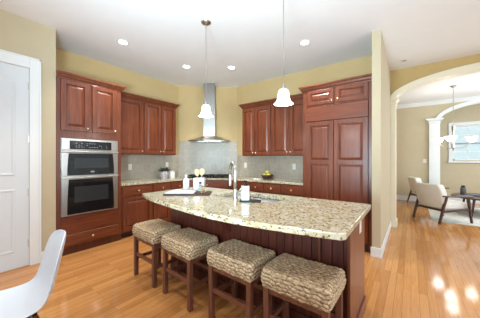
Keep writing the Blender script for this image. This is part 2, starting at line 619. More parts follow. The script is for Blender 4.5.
# window: casing, sill, sashes, muntins, panes
wn = struct(MB().box(WX0 - 0.10, WX0, 9.59, 9.63, WZ0 - 0.05, WZ1 + 0.10).box(WX1, WX1 + 0.10, 9.59, 9.63, WZ0 - 0.05, WZ1 + 0.10)
            .box(WX0, WX1, 9.59, 9.63, WZ1, WZ1 + 0.10).box(WX0 - 0.12, WX1 + 0.12, 9.55, 9.64, WZ0 - 0.075, WZ0 - 0.03).build('window_1', M['trim'], bevel=0.006))
xm = (WX0 + WX1) / 2
mb = MB()
zm = 1.79
for a, b in ((WX0, xm), (xm, WX1)):
    mb.box(a, a + 0.04, 9.65, 9.69, WZ0, WZ1).box(b - 0.04, b, 9.65, 9.69, WZ0, WZ1)
    mb.box(a, b, 9.65, 9.69, WZ0 - 0.02, WZ0 + 0.04).box(a, b, 9.65, 9.69, WZ1 - 0.04, WZ1)
    for k in (1, 2):
        x = a + 0.04 + (b - a - 0.08) * k / 3
        mb.box(x - 0.008, x + 0.008, 9.66, 9.68, WZ0, WZ1)
    for z in (1.54, 2.06):
        mb.box(a, b, 9.66, 9.68, z - 0.007, z + 0.007)
mb.build('sash', M['trim'], wn)
MB().box(WX0, WX1, 9.645, 9.685, zm - 0.022, zm + 0.022).build('meeting_rail', M['grey_mark'], wn)
MB().box(WX0, WX1, 9.668, 9.672, WZ0, WZ1).build('pane', M['glass'], wn)
# crown moulding in the dining room and baseboards
mb = MB()
prof = [(0, 0), (0.085, 0), (0.085, -0.015), (0.06, -0.03), (0.03, -0.075), (0.015, -0.09), (0, -0.10)]
mb.loft([[(x, 9.0 - d, H + z) for d, z in prof] for x in (-1.60, 5.0)])
struct(mb.build('trim_10', M['trim']))


def baseboard(name, x0, x1, y0, y1, h=0.13):
    return struct(box(name, M['trim'], x0, x1, y0, y1, 0, h, bevel=0.005))


baseboard('baseboard_far', -1.6, 0.43, 8.98, 9.0, 0.15)
baseboard('baseboard_stub_front', -0.44, -0.307, 3.535, 3.55)
baseboard('baseboard_stub_east', -0.322, -0.307, 3.55, 5.32)
baseboard('baseboard_pantry', -3.79, -3.775, 0.785, 0.955)
baseboard('baseboard_bay', 0.3, 4.4, 9.6, 9.62, 0.15)
# pantry door with casing
DX = -3.79
d1 = struct(MB().box(0.0, 0.81, -0.006, 0.03, 0.012, 2.44).build('door_1', M['door']))
d1.location, d1.rotation_euler = (DX, -0.125, 0), (0, 0, PI / 2)


def mould(mb, pts, wd, dp):
    """a closed raised moulding round pts (x,z) on the door's face"""
    n = len(pts)
    cx = sum(p[0] for p in pts) / n
    cz = sum(p[1] for p in pts) / n
    prof = [(0, 0), (0.3, dp), (0.7, dp * 0.8), (1.0, 0)]
    rings = []
    for i in range(n):
        p = Vector(pts[i])
        e1 = (p - Vector(pts[i - 1])).normalized()
        e2 = (Vector(pts[(i + 1) % n]) - p).normalized()
        nn = Vector((-(e1 + e2).y, (e1 + e2).x)).normalized()
        k = 1 / max(0.5, math.cos(e1.angle(e2) / 2)) if e1.length and e2.length else 1
        rings.append([(p.x + nn.x * wd * t * k, -0.006 - d, p.y + nn.y * wd * t * k) for t, d in prof])
    vs = [[mb.bm.verts.new(q) for q in r] for r in rings]
    for i in range(n):
        a, b = vs[i], vs[(i + 1) % n]
        for k in range(3):
            mb.bm.faces.new((a[k], a[k + 1], b[k + 1], b[k]))


mb = MB()
up = [(0.12, 1.12), (0.69, 1.12), (0.69, 2.23)] + [(0.405 + 0.285 * math.cos(t * PI / 10), 2.23 + 0.075 * math.sin(t * PI / 10)) for t in range(1, 10)] + [(0.12, 2.23)]
mould(mb, up, 0.035, 0.006)
mould(mb, [(0.12, 0.20), (0.69, 0.20), (0.69, 0.96), (0.12, 0.96)], 0.035, 0.006)
mb.build('door_panel', M['door'], d1)
for i, z in enumerate((0.28, 0.91, 1.57, 2.22)):
    MB().tube([(0.822, -0.012, z - 0.05), (0.822, -0.012, z + 0.05)], 0.007).box(0.80, 0.82, -0.012, -0.004, z - 0.045, z + 0.045).build('hinge', M['nickel'], d1)
mb = MB()
mb.box(0.814, 0.925, -0.022, 0.0, 0, 2.58).box(-0.115, -0.004, -0.022, 0.0, 0, 2.58).box(-0.004, 0.814, -0.022, 0.0, 2.444, 2.58)
mb.box(0.905, 0.925, -0.03, 0.0, 0, 2.58).box(-0.115, 0.925, -0.03, 0.0, 2.56, 2.58)
mb.build('door_casing', M['trim'], d1, bevel=0.003)

# house seen through the bay window
nh = thing('neighbouring_house', 'pale blue sided house seen through the dining room window', 'house', (2.6, 15.5, 0))
MB().box(-4, 4, 0, 0.3, -0.5, 6).build('facade', M['siding'], nh)
for k, (xx, zz) in enumerate(((0.20, 0.75), (0.92, 0.75), (2.0, 0.75), (0.2, 3.2), (0.92, 3.2))):
    f = MB().box(xx, xx + 0.55, -0.04, 0.0, zz, zz + 0.75).build('far_window', M['ext_glass'], nh)
    MB().box(xx + 0.26, xx + 0.29, -0.055, -0.04, zz, zz + 0.75).box(xx, xx + 0.55, -0.055, -0.04, zz + 0.36, zz + 0.39).build('muntin', M['trim'], f)


# ------------------------------------------------------------------ cabinets (local: x along the front, front face y=0, body towards +y)
def knob(x, z, parent, yf=-0.02):
    k = MB()
    prof = [(0.006, 0.0), (0.0055, 0.012), (0.013, 0.018), (0.0155, 0.024), (0.012, 0.030), (0, 0.032)]
    rings = []
    k.lathe(prof, 14)
    bmesh.ops.rotate(k.bm, verts=k.bm.verts, cent=(0, 0, 0), matrix=Matrix.Rotation(R(90), 3, 'X'))
    bmesh.ops.translate(k.bm, verts=k.bm.verts, vec=(x, yf, z))
    return k.build('knob', M['brass_knob'], parent, smooth=True)


def door(par, x0, x1, z0, z1, kn=None, mids=(), name='door', mat='cherry', st=0.058, yf=-0.021):
    d = MB().framed(x0, x1, z0, z1, yf=yf, t=0.02, mids=mids, st=st).build(name, M[mat], par, bevel=0.003)
    if kn:
        knob(x0 + 0.03 if kn[0] == 'l' else x1 - 0.03, z0 + 0.045 if kn[1] == 'b' else (z1 - 0.045 if kn[1] == 't' else kn[1]), d, yf)
    return d


def drawer(par, x0, x1, z0, z1, nk=1, yf=-0.021):
    mb = MB().box(x0, x1, yf, -0.001, z0, z1)
    d = mb.build('drawer', M['cherry_h'], par, bevel=0.006, seg=3)
    if nk:
        knob((x0 + x1) / 2, (z0 + z1) / 2, d, yf)
    return d


def crown(par, path, z0, hgt=0.085, out=0.055, mat='cherry'):
    """crown moulding along a polyline (x,y) whose outside is on the right hand"""
    prof = [(0.0, 0), (0.012, 0.0), (0.014, 0.012), (0.030, 0.028), (0.040, 0.052), (0.050, 0.060), (out, 0.064), (out, hgt), (0.0, hgt)]
    P = [Vector(p) for p in path]
    rings = []
    for i, p in enumerate(P):
        e1 = (p - P[i - 1]).normalized() if i > 0 else None
        e2 = (P[i + 1] - p).normalized() if i < len(P) - 1 else None
        n1 = Vector((e1.y, -e1.x)) if e1 else None
        n2 = Vector((e2.y, -e2.x)) if e2 else None
        if n1 is None:
            nn = n2
        elif n2 is None:
            nn = n1
        else:
            b = (n1 + n2).normalized()
            nn = b / max(0.3, b.dot(n1))
        rings.append([(p.x + nn.x * d, p.y + nn.y * d, z0 + z) for d, z in prof])
    return MB().loft(rings).build('crown_moulding', M[mat], par)


def base_unit(name, label, loc, rz, w, layout, group, depth=0.60, cut_l=0, cut_r=0):
    """base cabinet: a drawer over a door"""
    t = thing(name, label, 'cabinet', loc, rz, group)
    MB().prism([(0, 0), (w, 0), (w + cut_r, depth), (-cut_l, depth)], 0.10, 0.874).build('body', M['cherry'], t)
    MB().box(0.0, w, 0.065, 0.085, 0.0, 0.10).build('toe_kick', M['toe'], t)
    for it in layout:
        if it[0] == 'drawer':
            drawer(t, *it[1:])
        else:
            door(t, *it[1:])
    return t


XB = -3.79     # west base fronts
YB = 3.715
# front line of the diagonal cabinet: 0.61 from the diagonal wall; ends on x=XB and y=YB
q = DA + dn * 0.63
sA = (XB - q.x) / dd.x
sB = (YB - q.y) / dd.y
fA, fB = q + dd * sA, q + dd * sB
wd_ = (fB - fA).length
W3 = fA.y - 0.002 - 2.767
gW, gN = 'base cabinets on the oven wall', 'base cabinets beside the fridge'
base_unit('base_cabinet', 'cherry base cabinet with one wide drawer next to the double oven', (XB, 1.812, 0), PI / 2, 0.565,
          [('drawer', 0.02, 0.545, 0.70, 0.855), ('door', 0.02, 0.545, 0.125, 0.68, 'rt')], gW)
base_unit('base_cabinet', 'cherry base cabinet below the potted plant, behind the island tip', (XB, 2.378, 0), PI / 2, 0.388,
          [('drawer', 0.015, 0.373, 0.70, 0.855), ('door', 0.015, 0.373, 0.125, 0.68, 'rt')], gW)
base_unit('base_cabinet', 'narrow cherry base cabinet on the oven wall, adjoining the angled cooktop cabinet', (XB, 2.767, 0), PI / 2, W3,
          [('drawer', 0.015, W3 - 0.015, 0.70, 0.855), ('door', 0.015, W3 - 0.015, 0.125, 0.68, 'lt')], gW)
# diagonal cooktop base
base_unit('cooktop_cabinet', 'angled cherry base cabinet under the black cooktop in the corner', tuple(fA), DROT, wd_,
          [('drawer', 0.03, wd_ - 0.03, 0.70, 0.855), ('door', 0.03, wd_ / 2 - 0.004, 0.125, 0.68, 'rt'), ('door', wd_ / 2 + 0.004, wd_ - 0.03, 0.125, 0.68, 'lt')],
          'base cabinets on the oven wall', 0.42, 0.40, 0.33)
nx = [fB.x + 0.002, -2.873, -2.556, -2.23, -1.873, -1.44]
nlab = ['narrow cherry base cabinet between the angled corner and the soap bottle side of the counter',
        'cherry base cabinet whose drawer shows just above the faucet',
        'cherry base cabinet whose drawer is third from the fridge',
        'cherry base cabinet whose drawer lies under the fruit bowl',
        'wide cherry base cabinet against the tall fridge panel']
nlab[0] = 'narrow cherry base cabinet where the fridge-side counter meets the angled corner'
for i in range(5):
    a, b = nx[i], nx[i + 1]
    ww = b - a - 0.001
    base_unit('base_cabinet', nlab[i], (a, YB, 0), 0, ww,
              [('drawer', 0.012, ww - 0.012, 0.70, 0.855), ('door', 0.012, ww - 0.012, 0.125, 0.68, 'rt' if i % 2 else 'lt')], gN)

# perimeter countertop, one continuous L with the diagonal
XF, YF = XB + 0.03, YB - 0.03
q2 = DA + dn * 0.66
gA = q2 + dd * ((XF - q2.x) / dd.x)
gB = q2 + dd * ((YF - q2.y) / dd.y)
ct = MB().prism([(XW + 0.011, 1.812), (XF, 1.812), (XF, gA.y), (gB.x, YF), (-1.442, YF), (-1.442, YN - 0.011), (-3.34, YN - 0.011), (XW + 0.011, 3.45)], 0.876, 0.914).build('countertop', M['granite'], bevel=0.006)
tag(ct, 'speckled cream granite countertop running along the walls under the cherry wall cabinets', 'countertop')


def upper_unit(label, loc, rz, w, doors, group, depth=0.33, z0=1.405, z1=2.43, ends=('', ''), name='wall_cabinet'):
    t = thing(name, label, 'cabinet', loc, rz, group)
    MB().box(0, w, 0, depth, z0, z1).build('body', M['cherry'], t, bevel=0.002)
    for d in doors:
        door(t, *d)
    path = [(0, 0), (w, 0)]
    if 'l' in ends:
        path = [(0, depth)] + path
    if 'r' in ends:
        path = path + [(w, depth)]
    # outside must be on the right hand of the direction of travel: travelling +x, right is -y
    crown(t, path, z1 - 0.012)
    return t


XU = -4.09
upper_unit('single door cherry wall cabinet adjoining the oven tower', (XU, 1.812, 0), PI / 2, 0.563, [(0.02, 0.548, 1.425, 2.405, 'rb')], 'wall cabinets beside the oven')
upper_unit('double door cherry wall cabinet closer to the range hood on the oven wall', (XU, 2.377, 0), PI / 2, 0.745,
           [(0.012, 0.375, 1.425, 2.405, 'rb'), (0.385, 0.73, 1.425, 2.405, 'lb')], 'wall cabinets beside the oven', ends=('', 'r'))
YU = 4.01
upper_unit('double door cherry wall cabinet on the corner end of the fridge wall', (-2.945, YU, 0), 0, 0.712,
           [(0.012, 0.325, 1.405, 2.385, 'rb'), (0.335, 0.70, 1.405, 2.385, 'lb')], 'wall cabinets beside the fridge', z0=1.385, ends=('l', ''))
upper_unit('double door cherry wall cabinet touching the tall fridge surround', (-2.231, YU, 0), 0, 0.788,
           [(0.012, 0.385, 1.405, 2.385, 'rb'), (0.395, 0.774, 1.405, 2.385, 'lb')], 'wall cabinets beside the fridge', z0=1.385)

# oven tower
oy0, oy1 = 0.960, 1.808
ow = oy1 - oy0
t = thing('oven_cabinet', 'tall cherry cabinet tower housing the double oven', 'cabinet', (XB, oy0, 0), PI / 2)
mb = MB()
mb.box(0, 0.045, 0, 0.62, 0.09, 2.43).box(ow - 0.062, ow, 0, 0.62, 0.09, 2.43)
mb.box(0.045, ow - 0.062, 0, 0.62, 1.612, 2.43).box(0.045, ow - 0.062, 0, 0.62, 0.09, 0.53)
mb.box(0.045, ow - 0.062, 0.60, 0.62, 0.53, 1.612)
mb.build('body', M['cherry'], t, bevel=0.002)
door(t, 0.045, 0.385, 1.715, 2.412, 'rb')
door(t, 0.425, 0.77, 1.715, 2.412, 'rb')
MB().box(0.05, ow - 0.06, -0.004, 0, 0.28, 0.52).build('apron_panel', M['cherry_h'], t, bevel=0.003)
drawer(t, 0.05, ow - 0.06, 0.125, 0.274, yf=-0.034)
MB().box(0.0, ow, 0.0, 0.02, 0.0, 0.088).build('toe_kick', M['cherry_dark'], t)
crown(t, [(0, 0), (ow, 0), (ow, 0.235)], 2.418)

# double wall oven
t = thing('wall_oven', 'stainless double wall oven with black glass doors built into the cabinet tower', 'oven', (XB, oy0 + 0.048, 0), PI / 2)
W = ow - 0.062 - 0.048 - 0.003
MB().box(0.0, W, -0.004, 0.55, 0.535, 1.608).box(-0.004, W + 0.004, -0.012, -0.004, 0.535, 1.608).build('body', M['steel'], t, bevel=0.002)
cp = MB().box(0, W, -0.036, -0.012, 1.445, 1.606).build('control_panel', M['steel_light'], t, bevel=0.004)
MB().box(0.09, W - 0.10, -0.040, -0.036, 1.456, 1.576).build('display', M['black_glass'], cp, bevel=0.001)
mb = MB()
random.seed(3)
for r_ in range(3):
    for k in range(13):
        if random.random() < 0.62:
            x = 0.16 + k * 0.033
            mb.box(x, x + random.choice((0.009, 0.014, 0.018)), -0.0412, -0.040, 1.485 + r_ * 0.026, 1.492 + r_ * 0.026)
mb.build('legend', M['grey_mark'], cp)
MB().box(0.325, 0.395, -0.0412, -0.040, 1.545, 1.560).build('clock_display', M['oven_window'], cp)


def oven_door(z0, z1, badge):
    d = MB().box(0, W, -0.034, -0.012, z0, z1).build('oven_door', M['steel_light'], t, bevel=0.004)
    # black glass with gently bowed sides
    pts = []
    n = 8
    zt, zb = z1 - 0.040, z0 + 0.004
    for i in range(n + 1):
        f = i / n
        pts.append((0.062 + 0.018 * f ** 2.0, zb + (zt - zb) * f))
    rings_f = [(x, -0.038, z) for x, z in pts] + [(W - x, -0.038, z) for x, z in reversed(pts)]
    rings_b = [(x, -0.034, z) for x, z in pts] + [(W - x, -0.034, z) for x, z in reversed(pts)]
    MB().loft([rings_b, rings_f]).build('door_glass', M['black_glass'], d)
    hh = zt - zb
    MB().box(0.145, W - 0.145, -0.0395, -0.038, zb + hh * 0.32, zb + hh * 0.78).build('oven_window', M['oven_window'], d)
    hz = z1 - 0.020
    mb = MB().tube([(0.004, -0.052, hz), (W * 0.25, -0.064, hz), (W * 0.5, -0.067, hz), (W * 0.75, -0.064, hz), (W - 0.004, -0.052, hz)], 0.0125, 12)
    mb.box(0.01, 0.04, -0.055, -0.034, hz - 0.009, hz + 0.009).box(W - 0.04, W - 0.01, -0.055, -0.034, hz - 0.009, hz + 0.009)
    mb.build('handle', M['steel_light'], d, smooth='auto')
    if badge:
        MB().box(W * 0.5 - 0.02, W * 0.5 + 0.025, -0.0395, -0.038, z0 + 0.035, z0 + 0.055).build('badge', M['steel_light'], d)
    return d


oven_door(1.090, 1.440, True)
oven_door(0.548, 1.078, False)
MB().box(0, W, -0.03, -0.012, 0.534, 0.546).build('lower_trim', M['steel_light'], t, bevel=0.002)

# fridge surround and panelled fridge
fx0, fx1, fy = -1.438, -0.432, 3.66
t = thing('fridge_surround', 'tall cherry cabinet surround with two small doors above the fridge', 'cabinet', (fx0, fy, 0), 0)
fw = fx1 - fx0
MB().box(0, 0.06, 0, YN - fy - 0.002, 0, 2.43).box(fw - 0.045, fw, 0, YN - fy - 0.002, 0, 2.43).box(0.06, fw - 0.045, 0, YN - fy - 0.002, 2.165, 2.43).build('body', M['cherry'], t, bevel=0.002)
door(t, 0.085, 0.492, 2.185, 2.415, 'rb', st=0.05)
door(t, 0.522, 0.955, 2.185, 2.415, 'lb', st=0.05)
crown(t, [(0, 0.28), (0, 0), (fw, 0)], 2.418)
t = thing('refrigerator', 'built-in refrigerator hidden behind tall cherry double doors', 'refrigerator', (fx0 + 0.063, fy, 0), 0)
rw = fw - 0.045 - 0.066
MB().box(0, rw, 0.02, YN - fy - 0.03, 0.0, 2.155).build('body', M['cherry_dark'], t)
MB().box(0.0, rw, -0.022, 0.02, 1.925, 2.155).build('grille_panel', M['cherry_h'], t, bevel=0.004)
door(t, 0.004, rw * 0.475, 0.12, 1.912, None, mids=(1.27,), st=0.062)
door(t, rw * 0.475 + 0.008, rw - 0.004, 0.12, 1.912, None, mids=(1.27,), st=0.062)
MB().box(0, rw, 0.0, 0.02, 0.0, 0.11).build('toe_kick', M['toe'], t)

# ------------------------------------------------------------------ range hood and cooktop on the diagonal
mid = (DA + DB) / 2
t = thing('range_hood', 'stainless chimney range hood with flared canopy above the cooktop', 'range hood', tuple(mid + dn * 0.009 + dd * 0.05), DROT)
MB().box(-0.135, 0.135, -0.26, -0.002, 1.84, 2.44).box(-0.128, 0.128, -0.254, -0.002, 2.44, H - 0.002).build('chimney', M['steel'], t, bevel=0.003)


def hood_ring(hw, dep, z, bow, n=24):
    pts = [(-hw, -0.002, z)]
    for i in range(n + 1):
        f = -1 + 2 * i / n
        pts.append((hw * f, -(dep - bow * f * f), z))
    pts.append((hw, -0.002, z))
    return pts


rg = [hood_ring(0.455, 0.50, 1.715, 0.13), hood_ring(0.455, 0.50, 1.735, 0.13), hood_ring(0.40, 0.455, 1.750, 0.11), hood_ring(0.33, 0.40, 1.772, 0.08),
      hood_ring(0.25, 0.34, 1.80, 0.05), hood_ring(0.18, 0.29, 1.825, 0.02), hood_ring(0.14, 0.265, 1.842, 0.0)]
MB().loft(rg).build('canopy', M['steel'], t, smooth='auto')
MB().box(-0.28, -0.02, -0.36, -0.10, 1.708, 1.715).box(0.02, 0.28, -0.36, -0.10, 1.708, 1.715).build('filter', M['nickel'], t)
for k in range(4):
    MB().lathe([(0, 0), (0.009, 0), (0.009, 0.006), (0, 0.006)], 10, (-0.06 + k * 0.04, -0.497, 1.722)).build('button', M['black'], t)

t = thing('cooktop', 'black gas cooktop set in the angled corner counter', 'cooktop', tuple(mid + dn * 0.36 + dd * 0.05 + Vector((0, 0, 0.9145))), DROT)
MB().box(-0.45, 0.45, -0.25, 0.25, 0, 0.012).build('glass_plate', M['black'], t, bevel=0.004)
for bx, by, rr in ((-0.30, 0.11, 0.04), (-0.30, -0.12, 0.05), (0.0, 0.02, 0.06), (0.30, 0.11, 0.05), (0.30, -0.12, 0.04)):
    MB().lathe([(rr, 0.012), (rr, 0.020), (rr * 0.8, 0.022), (rr * 0.8, 0.030), (0, 0.031)], 20, (bx, by, 0)).build('burner', M['iron'], t, smooth='auto')
for gx in (-0.30, 0.0, 0.30):
    mb = MB()
    for a in (-0.13, 0.0, 0.13):
        mb.box(gx + a - 0.006, gx + a + 0.006, -0.20, 0.225, 0.040, 0.052)
    for b in (-0.20, -0.10, 0.015, 0.12, 0.215):
        mb.box(gx - 0.136, gx + 0.136, b - 0.006, b + 0.006, 0.036, 0.050)
    for a in (-0.13, 0.13):
        for b in (-0.195, 0.215):
            mb.box(gx + a - 0.007, gx + a + 0.007, b - 0.007, b + 0.007, 0.012, 0.042)
    mb.build('grate', M['iron'], t)
for k in range(5):
    MB().lathe([(0.018, 0.012), (0.016, 0.034), (0, 0.035)], 16, (-0.12 + 0.06 * k, -0.228, 0)).build('control_knob', M['black'], t)

# ------------------------------------------------------------------ island
ix0, ix1, iy0, iy1 = -2.36, -0.335, 1.73, 2.31
t = thing('kitchen_island', 'dark cherry island base with beadboard front facing the four woven stools', 'kitchen island', (0, 0, 0))
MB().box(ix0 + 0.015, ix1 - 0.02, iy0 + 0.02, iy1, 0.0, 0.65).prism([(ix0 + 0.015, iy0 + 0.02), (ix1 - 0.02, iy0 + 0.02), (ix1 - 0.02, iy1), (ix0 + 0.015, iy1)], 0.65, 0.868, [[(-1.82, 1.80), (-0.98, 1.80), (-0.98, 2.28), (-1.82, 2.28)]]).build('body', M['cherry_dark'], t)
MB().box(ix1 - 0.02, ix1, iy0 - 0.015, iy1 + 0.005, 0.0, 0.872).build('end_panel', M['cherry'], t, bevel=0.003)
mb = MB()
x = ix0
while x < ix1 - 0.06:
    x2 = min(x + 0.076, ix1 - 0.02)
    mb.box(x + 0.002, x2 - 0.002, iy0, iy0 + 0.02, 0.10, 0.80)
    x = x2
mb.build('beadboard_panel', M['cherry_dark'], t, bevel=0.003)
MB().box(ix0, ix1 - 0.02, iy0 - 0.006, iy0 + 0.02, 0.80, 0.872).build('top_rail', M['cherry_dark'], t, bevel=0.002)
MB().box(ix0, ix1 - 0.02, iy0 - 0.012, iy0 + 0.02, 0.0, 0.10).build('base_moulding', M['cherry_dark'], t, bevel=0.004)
MB().box(ix1, ix1 + 0.014, iy0 - 0.015, iy1 + 0.005, 0.0, 0.095).build('base_moulding', M['cherry'], t, bevel=0.004)
MB().box(-0.557, -0.545, iy0 - 0.012, iy0, 0.10, 0.80).build('batten', M['cherry'], t)
for cx_ in (-1.44, -2.30, -0.42):
    prof = [(0, 0.872), (-0.30, 0.872), (-0.30, 0.845), (-0.26, 0.83), (-0.20, 0.80), (-0.12, 0.74), (-0.07, 0.68), (-0.04, 0.62), (0, 0.60)]
    r0 = [(cx_ - 0.035, iy0 + y_, z_) for y_, z_ in prof]
    r1 = [(cx_ + 0.035, iy0 + y_, z_) for y_, z_ in prof]
    if cx_ == -1.44:
        MB().loft([r0, r1]).build('corbel', M['cherry_dark'], t, bevel=0.002)

# island granite with sink cut-out
fr = [(-2.53, 1.455), (-2.40, 1.408), (-2.2, 1.352), (-2.0, 1.315), (-1.8, 1.282), (-1.6, 1.252), (-1.42, 1.23), (-1.2, 1.212), (-1.0, 1.212), (-0.8, 1.235), (-0.6, 1.262), (-0.45, 1.29), (-0.31, 1.318), (-0.285, 1.345)]
outer = fr + [(-0.285, 2.325), (-0.305, 2.345), (-2.40, 2.345), (-2.53, 2.30)]
SX0, SX1, SY0, SY1 = -1.77, -1.02, 1.85, 2.235


def rrect(x0, x1, y0, y1, r, n=5):
    out = []
    for cx_, cy_, a0 in ((x1 - r, y1 - r, 0), (x0 + r, y1 - r, 90), (x0 + r, y0 + r, 180), (x1 - r, y0 + r, 270)):
        for i in range(n + 1):
            a = R(a0 + 90 * i / n)
            out.append((cx_ + r * math.cos(a), cy_ + r * math.sin(a)))
    return out


it = MB().prism(outer, 0.874, 0.914, [rrect(SX0, SX1, SY0, SY1, 0.05)]).build('island_countertop', M['granite'], bevel=0.006, seg=3)
tag(it, 'bowed speckled cream granite slab on top of the island', 'countertop')
t = thing('sink', 'stainless double bowl undermount sink set into the island granite', 'sink', (0, 0, 0))
SD = (SX0 + SX1) / 2 - 0.10
for a, b in ((SX0 - 0.004, SD - 0.012), (SD + 0.012, SX1 + 0.004)):
    top = rrect(a, b, SY0 - 0.004, SY1 + 0.004, 0.05)
    bot = rrect(a + 0.02, b - 0.02, SY0 + 0.016, SY1 - 0.016, 0.05)
    mb = MB()
    v1 = [mb.bm.verts.new((x, y, 0.8725)) for x, y in top]
    v2 = [mb.bm.verts.new((x, y, 0.70)) for x, y in bot]
    for i in range(len(v1)):
        j = (i + 1) % len(v1)
        mb.bm.faces.new((v1[j], v1[i], v2[i], v2[j]))
    mb.bm.faces.new(v2)
    bo = mb.build('bowl', M['sink_steel'], t, smooth='auto', recalc=False)
    so = bo.modifiers.new('t', 'SOLIDIFY')
    so.thickness = 0.003
    MB().lathe([(0.04, 0.7035), (0.038, 0.706), (0.012, 0.704), (0, 0.704)], 20, ((a + b) / 2, (SY0 + SY1) / 2, 0)).build('drain', M['nickel'], t)
MB().box(SD - 0.0115, SD + 0.0115, SY0 + 0.002, SY1 - 0.002, 0.845, 0.868).build('divider', M['steel'], t, bevel=0.004)

t = thing('faucet', 'tall gooseneck chrome faucet standing at the island sink', 'faucet', (-1.385, 1.765, 0.9145), 0)
MB().lathe([(0.030, 0), (0.030, 0.006), (0.024, 0.012), (0.021, 0.10), (0.018, 0.11), (0, 0.112)], 20).build('base', M['nickel'], t, smooth='auto')
dv = Vector((-0.824, 0.566, 0)).normalized()
pts = [(0, 0, 0.10), (0, 0, 0.20), (0, 0, 0.285)]
for k in range(1, 10):
    a = PI * k / 9
    p = dv * (0.088 - 0.088 * math.cos(a))
    pts.append((p.x, p.y, 0.285 + 0.075 * math.sin(a)))
p = dv * 0.176
pts.append((p.x, p.y, 0.24))
MB().tube(pts, 0.0165, 14).build('spout', M['nickel'], t, smooth=True)
MB().tube([(p.x, p.y, 0.25), (p.x, p.y, 0.235), (p.x, p.y, 0.15), (p.x, p.y, 0.125)], 0.017, 14, rs=[0.014, 0.0165, 0.019, 0.017]).build('spray_head', M['nickel'], t, smooth='auto')
MB().tube([(0.018, -0.004, 0.07), (0.055, -0.012, 0.085), (0.085, -0.02, 0.125)], 0.007, 10).build('lever', M['nickel'], t, smooth=True)


